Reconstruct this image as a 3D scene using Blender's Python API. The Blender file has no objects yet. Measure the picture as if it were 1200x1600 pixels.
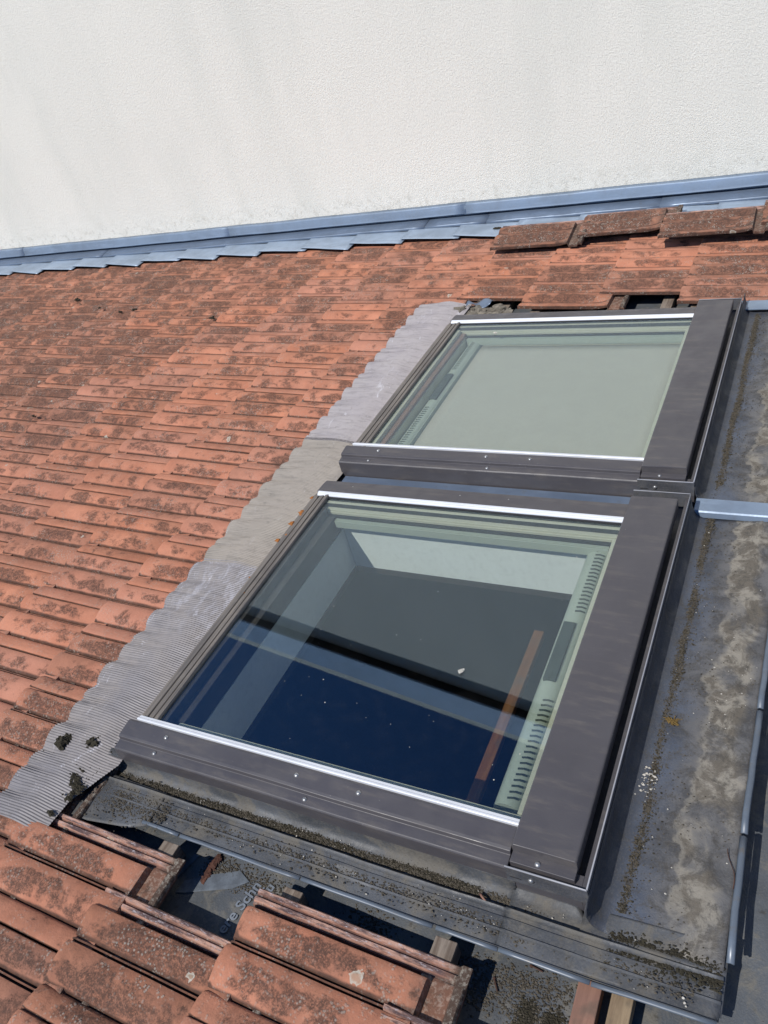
import bpy, bmesh, math, random
from mathutils import Matrix, Vector, noise as mn
import numpy as np

sc = bpy.context.scene
COL = sc.collection
PITCH = math.radians(20)
# roof frame: u up the slope, v along the eaves towards the wall, w out of the roof
ROOF = Matrix(((math.cos(PITCH), 0, -math.sin(PITCH)), (0, 1, 0), (math.sin(PITCH), 0, math.cos(PITCH)))).to_4x4()
ROOF = Matrix.Translation((0, 0, 6.0)) @ ROOF

# ---------------------------------------------------------------- camera
R = [[0.8803099383913428, 0.41410079265433797, -0.23146262310031615],
     [0.0852716228291134, -0.6180811564991707, -0.7814758053329209],
     [-0.46667243620072474, 0.6682037245509013, -0.5794140314030923]]
cd = bpy.data.cameras.new('camera')
cam = bpy.data.objects.new('camera', cd)
COL.objects.link(cam)
cm = Matrix.Identity(4)
for i in range(3):
    cm[i][0] = R[0][i]; cm[i][1] = -R[1][i]; cm[i][2] = -R[2][i]
cm[2][3] = 1.42
cam.matrix_world = ROOF @ cm
cd.sensor_fit = 'VERTICAL'; cd.sensor_height = 24; cd.lens = 1252.3 / 1600 * 24
cd.clip_start = 0.05; cd.clip_end = 3000
sc.camera = cam

# ---------------------------------------------------------------- light
to_sun = (ROOF.to_3x3() @ Vector((-.32, -.78, 1))).normalized()
wd = bpy.data.worlds.new('World'); sc.world = wd; wd.use_nodes = True
nt = wd.node_tree; bg = nt.nodes['Background']
sky = nt.nodes.new('ShaderNodeTexSky'); sky.sky_type = 'NISHITA'; sky.sun_disc = False
sky.sun_elevation = math.asin(to_sun.z); sky.sun_rotation = math.atan2(to_sun.x, to_sun.y)
sky.air_density = 1.0; sky.dust_density = .0; sky.ozone_density = 10.0
nt.links.new(sky.outputs[0], bg.inputs[0]); bg.inputs[1].default_value = 0.11
sd = bpy.data.lights.new('sun', 'SUN'); sun = bpy.data.objects.new('sun', sd); COL.objects.link(sun)
sd.energy = 4.5; sd.angle = math.radians(.53); sd.color = (1, .955, .885)
sun.rotation_euler = to_sun.to_track_quat('Z', 'Y').to_euler(); sun.location = (0, 0, 20)
vs = sc.view_settings
vs.view_transform = 'Standard'; vs.look = 'None'; vs.gamma = 1; vs.use_curve_mapping = False; vs.exposure = 0.0

# ---------------------------------------------------------------- materials
class NM:
    def __init__(s, name):
        s.m = bpy.data.materials.new(name); s.m.use_nodes = True
        s.t = s.m.node_tree; s.N = s.t.nodes; s.bsdf = s.N['Principled BSDF']; s.out = s.N['Material Output']
    def link(s, a, b): s.t.links.new(a, b)
    def setin(s, sock, v):
        if isinstance(v, bpy.types.NodeSocket): s.link(v, sock)
        else:
            if isinstance(v, (tuple, list)) and len(v) == 3 and sock.type == 'RGBA': v = (*v, 1)
            sock.default_value = v
    def coord(s, scale=(1, 1, 1), rnd=0, src='Object', world=False):
        tc = s.N.new('ShaderNodeTexCoord'); mp = s.N.new('ShaderNodeMapping')
        o = tc.outputs[src]
        if world: o = s.N.new('ShaderNodeNewGeometry').outputs['Position']
        s.link(o, mp.inputs[0]); mp.inputs['Scale'].default_value = scale
        if rnd:
            oi = s.N.new('ShaderNodeObjectInfo'); m = s.math('MULTIPLY', oi.outputs['Random'], rnd)
            cx = s.N.new('ShaderNodeCombineXYZ')
            for i in range(3): s.link(m, cx.inputs[i])
            s.link(cx.outputs[0], mp.inputs['Location'])
        return mp.outputs[0]
    def math(s, op, a, b=0.0, c=0.0, clamp=False):
        n = s.N.new('ShaderNodeMath'); n.operation = op; n.use_clamp = clamp
        s.setin(n.inputs[0], a); s.setin(n.inputs[1], b); s.setin(n.inputs[2], c); return n.outputs[0]
    def noise(s, vec, scale, detail=4, rough=.55, dist=0.0):
        n = s.N.new('ShaderNodeTexNoise'); s.link(vec, n.inputs['Vector'])
        n.inputs['Scale'].default_value = scale; n.inputs['Detail'].default_value = detail
        n.inputs['Roughness'].default_value = rough; n.inputs['Distortion'].default_value = dist
        return n.outputs[0]
    def voro(s, vec, scale, feature='F1', out='Distance', rnd=1.0):
        n = s.N.new('ShaderNodeTexVoronoi'); n.feature = feature; s.link(vec, n.inputs['Vector'])
        n.inputs['Scale'].default_value = scale; n.inputs['Randomness'].default_value = rnd
        return n.outputs[out]
    def ramp(s, f, a, b, lo=0.0, hi=1.0):
        n = s.N.new('ShaderNodeMapRange'); s.setin(n.inputs['Value'], f)
        n.inputs['From Min'].default_value = a; n.inputs['From Max'].default_value = b
        n.inputs['To Min'].default_value = lo; n.inputs['To Max'].default_value = hi
        n.interpolation_type = 'SMOOTHSTEP'; n.clamp = True
        return n.outputs[0]
    def mix(s, f, a, b, mode='MIX'):
        n = s.N.new('ShaderNodeMix'); n.data_type = 'RGBA'; n.blend_type = mode
        s.setin(n.inputs['Factor'], f); s.setin(n.inputs['A'] if 0 else n.inputs[6], a); s.setin(n.inputs[7], b)
        return n.outputs[2]
    def sep(s, col):
        n = s.N.new('ShaderNodeSeparateColor'); s.link(col, n.inputs[0]); return n.outputs
    def sepv(s, v):
        n = s.N.new('ShaderNodeSeparateXYZ'); s.link(v, n.inputs[0]); return n.outputs
    def attr(s, name):
        n = s.N.new('ShaderNodeAttribute'); n.attribute_name = name; return n.outputs
    def bump(s, h, strength=.5, dist=.002, prev=None):
        n = s.N.new('ShaderNodeBump'); s.link(h, n.inputs['Height'])
        n.inputs['Strength'].default_value = strength; n.inputs['Distance'].default_value = dist
        if prev is not None: s.link(prev, n.inputs['Normal'])
        return n.outputs[0]
    def done(s, color, rough=.6, metal=0.0, normal=None, spec=.5):
        s.setin(s.bsdf.inputs['Base Color'], color); s.setin(s.bsdf.inputs['Roughness'], rough)
        s.setin(s.bsdf.inputs['Metallic'], metal); s.setin(s.bsdf.inputs['Specular IOR Level'], spec)
        if normal is not None: s.link(normal, s.bsdf.inputs['Normal'])
        return s.m

def mat_clay():
    n = NM('weathered_clay')
    c = n.coord(rnd=37.0); w = n.coord(world=True)
    oi = n.N.new('ShaderNodeObjectInfo')
    rnd = oi.outputs['Random']
    msk = n.sep(n.attr('msk')[0])
    base = n.mix(n.ramp(n.noise(c, 9, 3), .3, .7), (.43, .162, .090), (.53, .222, .132))
    base = n.mix(n.ramp(rnd, 0, 1), base, n.mix(.5, base, (.40, .20, .15)))
    fine = n.noise(c, 260, 3, .7)
    base = n.mix(n.ramp(fine, .40, .75, 0, .35), base, (.30, .14, .095))
    zprop = n.N.new('ShaderNodeAttribute'); zprop.attribute_type = 'OBJECT'; zprop.attribute_name = 'age'
    age = zprop.outputs['Fac']
    bp = n.N.new('ShaderNodeAttribute'); bp.attribute_type = 'OBJECT'; bp.attribute_name = 'band'
    band = bp.outputs['Fac']
    cs = n.coord(scale=(9, 22, 22), rnd=37.0)
    streak = n.noise(cs, 1.0, 7, .70)
    patch = n.noise(c, 13, 6, .70, .4)
    film = n.math('MULTIPLY', n.ramp(n.math('MULTIPLY_ADD', age, .26, n.noise(c, 6.5, 6, .68)), .40, .64), n.math('MULTIPLY_ADD', age, .95, .16), clamp=True)
    base = n.mix(n.math('MULTIPLY', film, .88), base, n.mix(n.ramp(n.noise(c, 22, 4, .6), .35, .65), (.245, .118, .075), (.140, .072, .050)))
    # grime: solid in the grooves, broken patches on the wave flanks, streaked down the slope
    groove = n.ramp(n.math('MULTIPLY_ADD', msk[0], .85, n.math('MULTIPLY', streak, .60)), .60, .95)
    flank = n.math('MULTIPLY', n.ramp(msk[3] if False else n.sep(n.attr('msk2')[0])[0], .1, .9), 1.0)
    fl = n.math('ADD', n.math('MULTIPLY', flank, .12), n.math('MULTIPLY_ADD', patch, .90, n.math('MULTIPLY', streak, .60)))
    fl = n.math('MULTIPLY_ADD', age, .17, n.math('MULTIPLY_ADD', n.math('MULTIPLY', band, flank), .15, fl))
    flm = n.math('MULTIPLY', n.ramp(fl, .86, .99), n.ramp(n.math('MULTIPLY_ADD', fine, .6, n.math('MULTIPLY', n.noise(c, 90, 4, .7), .4)), .36, .56, .25, 1.0))
    gm = n.math('MAXIMUM', n.math('MULTIPLY', groove, .88), n.math('MULTIPLY', flm, .82))
    base = n.mix(gm, base, n.mix(n.ramp(n.noise(c, 45, 4, .7), .35, .65), (.090, .046, .032), (.036, .025, .021)))
    # grey crustose lichen speckle
    lv = n.voro(c, 150); lz = n.ramp(n.math('MULTIPLY_ADD', band, .05, n.noise(c, 8, 3, .6)), .46, .62)
    lic = n.math('MULTIPLY', n.ramp(lv, .50, .26), n.math('MULTIPLY', lz, n.math('MULTIPLY_ADD', age, .55, .30), clamp=True))
    lic = n.math('MULTIPLY', lic, n.ramp(n.noise(c, 60, 2), .42, .58))
    base = n.mix(n.math('MULTIPLY', lic, .85), base, (.36, .34, .30))
    # large pale discs
    v2 = n.N.new('ShaderNodeTexVoronoi'); v2.inputs['Scale'].default_value = 9.5
    dn = n.N.new('ShaderNodeVectorMath'); dn.operation = 'ADD'
    nz = n.N.new('ShaderNodeTexNoise'); nz.inputs['Scale'].default_value = 70; n.link(c, nz.inputs['Vector'])
    sc_ = n.N.new('ShaderNodeVectorMath'); sc_.operation = 'SCALE'; sc_.inputs['Scale'].default_value = .022
    n.link(nz.outputs['Color'], sc_.inputs[0]); n.link(c, dn.inputs[0]); n.link(sc_.outputs[0], dn.inputs[1]); n.link(dn.outputs[0], v2.inputs['Vector'])
    d = v2.outputs['Distance']; vc = n.sep(v2.outputs['Color'])
    pick = n.ramp(n.math('MULTIPLY_ADD', age, .16, vc[0]), .79, .80)
    rad = n.math('MULTIPLY_ADD', vc[1], .09, .05)
    dd = n.math('DIVIDE', d, rad)
    disc = n.math('MULTIPLY', n.ramp(dd, 1.0, .9), pick)
    ring = n.math('MULTIPLY', n.ramp(dd, .45, .85), disc)
    base = n.mix(n.math('MULTIPLY', disc, .55), base, (.33, .27, .20))
    base = n.mix(n.math('MULTIPLY', n.math('MULTIPLY', ring, n.ramp(fine, .3, .6, .3, 1.0)), .7), base, (.44, .44, .39))
    # side interlock bars: pale and purple-black crust
    bar = n.mix(n.ramp(n.noise(n.coord(scale=(9, 60, 60), rnd=11.), 1.2, 5, .7), .40, .60), (.42, .25, .19), (.085, .055, .055))
    bar = n.mix(n.ramp(n.noise(n.coord(scale=(30, 90, 90), rnd=5.), 2.2, 6, .78), .52, .66), bar, (.36, .33, .35))
    base = n.mix(msk[1], base, bar)
    head = n.mix(n.ramp(n.noise(c, 95, 5, .75), .47, .62), (.070, .046, .035), (.21, .185, .155))
    base = n.mix(msk[2], base, head)
    h = n.math('MULTIPLY_ADD', fine, .5, n.math('MULTIPLY_ADD', n.noise(c, 60, 4, .65), 1.0, n.math('MULTIPLY', lic, .9)))
    return n.done(base, n.ramp(n.noise(c, 30), .3, .7, .78, .95), 0, n.bump(h, .75, .0022), .25)

def mat_metal_paint(name, col, rough=.42, dirt=.35, age=0.0, dirtcol=(.16, .14, .12), metal=.0, spec=.5):
    n = NM(name); c = n.coord()
    a = n.noise(c, 7, 4); b = n.noise(n.coord(scale=(6, 30, 30)), 1.4, 5, .65)
    f = n.noise(c, 320, 2, .6)
    base = n.mix(n.ramp(a, .3, .75, 0, .5), col, tuple(min(1, x * 1.22 + .004) for x in col))
    base = n.mix(n.math('MULTIPLY', n.ramp(b, .48, .78), dirt), base, dirtcol)
    if age: base = n.mix(n.math('MULTIPLY', n.ramp(n.noise(n.coord(scale=(60, 3, 60)), 1.2, 6, .7), .35, .7), age), base, (.23, .20, .17))
    sp = n.voro(c, 75); spm = n.math('MULTIPLY', n.ramp(sp, .10, .05), n.ramp(n.noise(c, 11, 1), .58, .66))
    base = n.mix(n.math('MULTIPLY', spm, .35 + age * .3), base, (.38, .36, .33))
    return n.done(base, n.ramp(n.noise(c, 16, 5, .6), .3, .75, rough - .07, rough + .18), metal, n.bump(n.math('MULTIPLY_ADD', a, 2.0, f), .10, .0012), spec)

def mat_lead(name, blue, tan, dirt_amt=.5, scale=1.0, blotch=.5):
    n = NM(name); c = n.coord()
    a = n.noise(c, 3.2 * scale, 5, .6, .6); b = n.noise(c, 8 * scale, 6, .65, .4); f = n.noise(c, 240, 3, .7)
    base = n.mix(n.ramp(a, .38, .62), blue, tuple(x * .55 for x in blue))
    base = n.mix(n.math('MULTIPLY', n.ramp(b, .47, .64), blotch), base, tan)
    base = n.mix(n.math('MULTIPLY', n.ramp(n.noise(c, 21 * scale, 6, .72, .5), .52, .70), dirt_amt), base, (.060, .055, .048))
    base = n.mix(n.math('MULTIPLY', n.ramp(n.voro(c, 170), .24, .12), n.math('MULTIPLY', n.ramp(b, .45, .62), .65)), base, (.05, .042, .034))
    base = n.mix(n.ramp(f, .4, .8, 0, .3), base, (.18, .165, .145))
    h = n.math('MULTIPLY_ADD', b, 1.6, n.math('MULTIPLY', f, .35))
    return n.done(base, n.ramp(b, .3, .7, .46, .85), .0, n.bump(h, .5, .004), .55)

def mat_topsheet():
    # the lead behind the skylights: blue-grey near the frames, tan lime crust with ragged rims further up
    n = NM('stained_shaded_lead'); c = n.coord(); x = n.sepv(c)[0]
    wob = n.math('MULTIPLY_ADD', n.noise(c, 4.5, 5, .62), .20, -.10)
    xx = n.math('ADD', x, wob)
    a = n.noise(c, 6, 5, .62, .5); b = n.noise(c, 15, 6, .7, .6); f = n.noise(c, 260, 3, .7)
    blue = n.mix(n.ramp(a, .36, .64), (.070, .086, .120), (.034, .040, .054))
    grey = n.mix(n.ramp(b, .40, .62), (.105, .103, .104), (.046, .046, .049))
    base = n.mix(n.math('MULTIPLY', n.ramp(n.math('MULTIPLY_ADD', a, .06, x), .075, .045), .75), n.mix(n.ramp(xx, .055, .12), blue, grey), (.030, .032, .038))  # dark band along the frame: its cast shadow deepened in the colour
    base = n.mix(n.math('MULTIPLY', n.ramp(n.noise(c, 4.2, 5, .62, .8), .50, .64), .70), base, (.055, .056, .062))
    crust = n.math('MULTIPLY', n.ramp(xx, .115, .135), n.ramp(xx, .215, .185))
    cr = n.math('MULTIPLY', crust, n.ramp(a, .35, .50))
    base = n.mix(cr, base, n.mix(n.ramp(b, .42, .55), (.235, .213, .175), (.105, .09, .07)))
    rim = n.math('MULTIPLY', n.ramp(n.math('ABSOLUTE', n.math('SUBTRACT', xx, .128)), .008, .001), n.ramp(b, .40, .55))
    base = n.mix(n.math('MULTIPLY', rim, .28), base, (.36, .335, .28))
    base = n.mix(n.math('MULTIPLY', n.ramp(n.noise(c, 30, 7, .78, .4), .50, .64), .75), base, (.045, .040, .034))
    base = n.mix(n.math('MULTIPLY', n.ramp(n.voro(c, 190), .26, .12), n.ramp(b, .40, .60, .0, .75)), base, (.05, .042, .034))
    base = n.mix(n.ramp(f, .45, .8, 0, .30), base, (.18, .165, .14))
    h = n.math('MULTIPLY_ADD', b, 1.5, n.math('MULTIPLY', f, .4))
    return n.done(base, n.ramp(b, .3, .7, .40, .80), .0, n.bump(h, .5, .004), .6)

def mat_apron(name, col, warm, pale_streak):
    n = NM(name); c = n.coord()
    a = n.noise(c, 5, 5, .6, .4); s = n.noise(n.coord(scale=(14, 70, 40)), 1.0, 5, .65)
    base = n.mix(n.ramp(a, .35, .68), col, warm)
    base = n.mix(n.ramp(s, .45, .75, 0, .5), base, tuple(x * .5 for x in col))
    base = n.mix(n.math('MULTIPLY', n.ramp(n.noise(n.coord(scale=(26, 10, 20)), 1.0, 6, .7, 1.2), .60, .70), pale_streak), base, (.62, .62, .68))  # white stain streaks on the lead
    if name.startswith('grey'):
        y = n.sepv(c)[1]
        zone = n.math('MULTIPLY', n.ramp(y, -.16, .04), n.ramp(n.noise(n.coord(scale=(30, 12, 10)), 1.0, 7, .78, .6), .46, .64))
        base = n.mix(n.math('MULTIPLY', zone, .50), base, (.42, .42, .47))
    base = n.mix(n.math('MULTIPLY', n.ramp(n.noise(c, 40, 5, .7), .56, .68), .30), base, (.10, .09, .08))
    return n.done(base, n.ramp(a, .3, .7, .48, .72), .05, n.bump(n.noise(c, 150, 3), .2, .001), .4)

def mat_render():
    n = NM('stucco_render'); c = n.coord()
    a = n.noise(c, 1.1, 4, .5); v = n.noise(n.coord(scale=(2.2, 1, .5)), 1.2, 5, .6)
    w = n.sepv(c)[2]
    base = n.mix(n.ramp(a, .3, .7), (.86, .84, .765), (.82, .805, .735))
    base = n.mix(n.ramp(v, .42, .72, 0, .45), base, (.70, .705, .645))
    grain = n.noise(c, 175, 4, .7); gr2 = n.noise(c, 75, 3, .6)
    base = n.mix(n.ramp(grain, .58, .34, 0, .50), base, (.56, .54, .48))
    # splash dirt and algae just above the flashing
    low = n.math('MULTIPLY', n.ramp(w, .26, .05), n.ramp(n.noise(n.coord(scale=(1, 1, 2.2)), 9, 6, .7), .44, .66))
    base = n.mix(n.math('MULTIPLY', low, .10), base, (.36, .34, .26))
    low2 = n.math('MULTIPLY', n.ramp(w, .12, .05), n.ramp(n.noise(c, 26, 6, .75), .50, .62))
    base = n.mix(n.math('MULTIPLY', low2, .20), base, (.16, .14, .09))
    h = n.math('MULTIPLY_ADD', grain, 1.0, n.math('MULTIPLY', gr2, .55))
    return n.done(base, .93, 0, n.bump(h, 1.0, .0046), .12)

def mat_zinc(name, col=(.225, .29, .385), metal=.3, dirt=.25):
    n = NM(name); c = n.coord()
    a = n.noise(c, 5, 5, .6); s = n.noise(n.coord(scale=(3, 20, 20)), 1.3, 5, .65)
    base = n.mix(n.ramp(a, .32, .7), col, tuple(x * .72 for x in col))
    base = n.mix(n.ramp(s, .5, .8, 0, .45), base, tuple(min(1, x * 1.45) for x in col))
    base = n.mix(n.math('MULTIPLY', n.ramp(n.noise(c, 32, 6, .72), .56, .72), dirt), base, (.12, .11, .10))
    return n.done(base, n.ramp(a, .3, .7, .34, .55), metal, n.bump(a, .25, .006), .5)

def mat_simple(name, col, rough=.6, metal=0., var=.3, scale=20, bumpd=.001, spec=.4):
    n = NM(name); c = n.coord(rnd=7.)
    a = n.noise(c, scale, 5, .62); f = n.noise(c, scale * 12, 3, .6)
    base = n.mix(n.ramp(a, .3, .7), col, tuple(x * (1 - var) for x in col))
    base = n.mix(n.ramp(f, .45, .8, 0, .3), base, tuple(x * .6 for x in col))
    return n.done(base, rough, metal, n.bump(n.math('ADD', a, f), .35, bumpd), spec)

def mat_wood(name, col, dark):
    n = NM(name); c = n.coord(scale=(60, 5, 60), rnd=9.)
    a = n.noise(c, 1.3, 6, .68, .5); b = n.noise(n.coord(rnd=3.), 25, 4)
    base = n.mix(n.ramp(a, .35, .65), col, dark)
    base = n.mix(n.ramp(b, .5, .75, 0, .55), base, (.09, .075, .06))
    return n.done(base, .85, 0, n.bump(a, .5, .002), .2)

def mat_underlay():
    n = NM('underlay_membrane'); c = n.coord()
    a = n.noise(c, 5, 5, .6, .5); b = n.noise(c, 16, 6, .68, .5); f = n.noise(c, 260, 3, .7)
    base = n.mix(n.ramp(a, .35, .65), (.088, .098, .112), (.055, .062, .070))
    base = n.mix(n.ramp(b, .46, .66, 0, .62), base, (.170, .155, .125))
    base = n.mix(n.math('MULTIPLY', n.ramp(n.noise(c, 30, 6, .75), .58, .70), .7), base, (.040, .036, .030))
    base = n.mix(n.ramp(f, .5, .8, 0, .4), base, (.19, .175, .15))
    return n.done(base, n.ramp(a, .3, .7, .55, .8), 0, n.bump(n.math('MULTIPLY_ADD', b, 1.5, f), .45, .003), .4)

def mat_glass():
    n = NM('window_glass'); N = n.N
    g = N.new('ShaderNodeNewGeometry')
    dp = N.new('ShaderNodeVectorMath'); dp.operation = 'DOT_PRODUCT'
    n.link(g.outputs['Incoming'], dp.inputs[0]); n.link(g.outputs['Normal'], dp.inputs[1])
    co = n.math('ABSOLUTE', dp.outputs['Value'])
    F = n.math('MULTIPLY_ADD', n.math('POWER', n.math('SUBTRACT', 1.0, co), 5.0), .94, .084, clamp=True)
    tr = N.new('ShaderNodeBsdfTransparent'); gl = N.new('ShaderNodeBsdfGlossy'); mx = N.new('ShaderNodeMixShader')
    c = n.coord()
    dust = n.ramp(n.noise(c, 30, 5, .7), .45, .8, 0, .006)
    tr.inputs[0].default_value = (.880, .903, .885, 1); gl.inputs['Roughness'].default_value = .012
    gl.inputs['Color'].default_value = (.68, .83, 1, 1)
    n.link(F, mx.inputs[0]); n.link(tr.outputs[0], mx.inputs[1]); n.link(gl.outputs[0], mx.inputs[2])
    df = N.new('ShaderNodeBsdfDiffuse'); df.inputs[0].default_value = (.5, .48, .44, 1); m2 = N.new('ShaderNodeMixShader')
    n.link(dust, m2.inputs[0]); n.link(mx.outputs[0], m2.inputs[1]); n.link(df.outputs[0], m2.inputs[2])
    n.link(m2.outputs[0], n.out.inputs[0]); N.remove(n.bsdf)
    return n.m

M = dict(
    clay=mat_clay(), hem=mat_zinc('dull_hem_metal', (.115, .140, .175), .05, .75), clad=mat_metal_paint('brown_grey_cladding', (.062, .058, .064), .40, .40),
    clad_old=mat_metal_paint('aged_bottom_cladding', (.085, .076, .070), .5, .45, .75),
    edge=mat_metal_paint('worn_bare_edge', (.26, .265, .29), .4, .3),
    trim=mat_metal_paint('silver_trim', (.60, .62, .66), .42, .12, metal=.1),
    side=mat_lead('dirty_side_flashing', (.078, .084, .094), (.125, .112, .090), .66, 1.5, .75),
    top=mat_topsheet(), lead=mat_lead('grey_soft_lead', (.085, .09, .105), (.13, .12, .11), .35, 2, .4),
    apron=mat_apron('grey_pleated_lead', (.195, .183, .190), (.250, .228, .220), .45),
    apron_tan=mat_apron('tan_pleated_lead', (.235, .210, .182), (.285, .255, .225), .20),
    apron_far=mat_apron('lilac_pleated_lead', (.275, .252, .262), (.330, .305, .305), .35),
    render=mat_render(), zinc=mat_zinc('blue_zinc'), zinc_d=mat_zinc('weathered_zinc', (.140, .185, .260), .3, .4),
    zinc_l=mat_zinc('soaker_zinc', (.30, .37, .46), .25, .12), under=mat_underlay(), glass=mat_glass(),
    print_d=mat_simple('faded_print', (.125, .145, .17), .7, var=.4, scale=40), print=mat_simple('grey_print', (.19, .215, .25), .7), rubber=mat_simple('black_rubber', (.02, .02, .022), .6),
    sash=mat_simple('sash_lacquer', (.56, .54, .42), .4, var=.08), plaster=mat_simple('reveal_board', (.80, .83, .82), .8, var=.06, scale=5),
    vent=mat_simple('vent_bar_lacquer', (.40, .44, .37), .35, var=.05), blind=mat_simple('blind_cloth', (.47, .44, .375), .9, var=.05, scale=12, bumpd=.0003),
    sash_shade=mat_simple('shaded_sash', (.075, .068, .068), .5), fascia=mat_simple('fascia_coating', (.34, .50, .72), .6, var=.15, scale=4), room=mat_simple('room_surface', (.036, .028, .024), .95, var=.2, scale=60), slot=mat_simple('dark_slot', (.05, .065, .055), .6),
    lath=mat_wood('warm_wood', (.20, .085, .032), (.14, .055, .02)), batten=mat_wood('old_grey_batten', (.23, .19, .155), (.12, .09, .07)),
    plank_r=mat_wood('reddish_batten', (.26, .145, .105), (.21, .115, .085)), plank_t=mat_wood('tan_batten', (.27, .20, .125), (.19, .135, .085)),
    moss=mat_simple('black_moss', (.042, .036, .022), .95, var=.5, scale=90, bumpd=.004), grit=mat_simple('moss_grit', (.105, .090, .068), .95, var=.6, scale=200),
    grit_l=mat_simple('lime_crumb', (.55, .52, .46), .9, var=.3, scale=100), steel=mat_simple('screw_steel', (.42, .42, .42), .35, .7),
    orange=mat_simple('orange_lichen', (.36, .13, .03), .9, var=.3, scale=150), ochre=mat_simple('ochre_tuft', (.20, .13, .04), .95, var=.5, scale=200),
    bark=mat_wood('bark', (.11, .05, .035), (.05, .025, .02)), tape=mat_simple('pale_tape', (.15, .175, .20), .55, var=.3, scale=12),
    ground=mat_simple('pale_gravel', (.22, .20, .17), .95, scale=2), mortar=mat_simple('mortar_rubble', (.21, .185, .15), .95, var=.45, scale=30, bumpd=.006),
    rust=mat_simple('rust', (.07, .035, .025), .85),
)

# ---------------------------------------------------------------- object helpers
def nz(x, y, z=0.0): return mn.noise(Vector((x, y, z)))
class MB:
    def __init__(s): s.v = []; s.f = []
    def add(s, vs, fs):
        o = len(s.v); s.v += [tuple(p) for p in vs]; s.f += [tuple(i + o for i in f) for f in fs]; return s
    def box(s, u0, u1, v0, v1, w0, w1):
        s.add([(u0, v0, w0), (u1, v0, w0), (u1, v1, w0), (u0, v1, w0), (u0, v0, w1), (u1, v0, w1), (u1, v1, w1), (u0, v1, w1)],
              [(0, 3, 2, 1), (4, 5, 6, 7), (0, 1, 5, 4), (1, 2, 6, 5), (2, 3, 7, 6), (3, 0, 4, 7)]); return s
    def prism(s, prof, a0, a1, axis='u', n=1, wob=0.0):
        """closed section extruded along an axis; section is (v,w) for axis u and (u,w) for axis v"""
        k = len(prof); vs = []
        for i in range(n + 1):
            a = a0 + (a1 - a0) * i / n
            for (p, q) in prof:
                dz = wob * nz(a * 3.1, p * 5, q * 3); vs.append((a, p + dz, q + dz) if axis == 'u' else (p + dz, a, q + dz))
        fs = []
        for i in range(n):
            for j in range(k):
                a, b = i * k + j, i * k + (j + 1) % k
                fs.append((a, b, b + k, a + k))
        fs.append(tuple(range(k - 1, -1, -1))); fs.append(tuple(n * k + j for j in range(k)))
        s.add(vs, fs); return s
    def grid(s, fn, nu, nv):
        vs = [fn(i / nu, j / nv) for i in range(nu + 1) for j in range(nv + 1)]
        s.add(vs, [(i * (nv + 1) + j, (i + 1) * (nv + 1) + j, (i + 1) * (nv + 1) + j + 1, i * (nv + 1) + j + 1) for i in range(nu) for j in range(nv)]); return s
    def dome(s, u, v, w, r, h, seg=10):
        vs = [(u, v, w + h)]; fs = []
        for k, (rr, hh) in enumerate(((.6, .8), (1., .3), (1., -.2))):
            for i in range(seg):
                a = 2 * math.pi * i / seg; vs.append((u + r * rr * math.cos(a), v + r * rr * math.sin(a), w + h * hh))
        for i in range(seg):
            j = (i + 1) % seg; fs.append((0, 1 + i, 1 + j))
            for k in range(2): fs.append((1 + k * seg + i, 1 + (k + 1) * seg + i, 1 + (k + 1) * seg + j, 1 + k * seg + j))
        s.add(vs, fs); return s
    def tube(s, pts, r, seg=8, taper=0.0):
        P = [Vector(p) for p in pts]; o = len(s.v); vs = []; fs = []
        for i, p in enumerate(P):
            d = (P[min(i + 1, len(P) - 1)] - P[max(i - 1, 0)]).normalized()
            x = d.orthogonal().normalized() if abs(d.z) > .9 else d.cross(Vector((0, 0, 1))).normalized(); y = d.cross(x)
            rr = r * (1 - taper * i / max(1, len(P) - 1))
            for k in range(seg):
                a = 2 * math.pi * k / seg; vs.append(tuple(p + x * rr * math.cos(a) + y * rr * math.sin(a)))
        for i in range(len(P) - 1):
            for k in range(seg):
                a = i * seg + k; b = i * seg + (k + 1) % seg; fs.append((a, b, b + seg, a + seg))
        fs.append(tuple(range(seg - 1, -1, -1))); fs.append(tuple((len(P) - 1) * seg + k for k in range(seg)))
        s.add(vs, fs); return s
    def lump(s, u, v, w, r, seed, sq=.7, rough=.5):
        bm = bmesh.new(); bmesh.ops.create_icosphere(bm, subdivisions=2, radius=1)
        vs = []
        for q in bm.verts:
            d = 1 + rough * nz(q.co.x * 2.1 + seed, q.co.y * 2.1, q.co.z * 2.1) + rough * .8 * nz(q.co.x * 5 + seed, q.co.y * 5, q.co.z * 5)
            vs.append((u + q.co.x * r * d, v + q.co.y * r * d, w + q.co.z * r * d * sq))
        s.add(vs, [tuple(x.index for x in f.verts) for f in bm.faces]); bm.free(); return s

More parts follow.
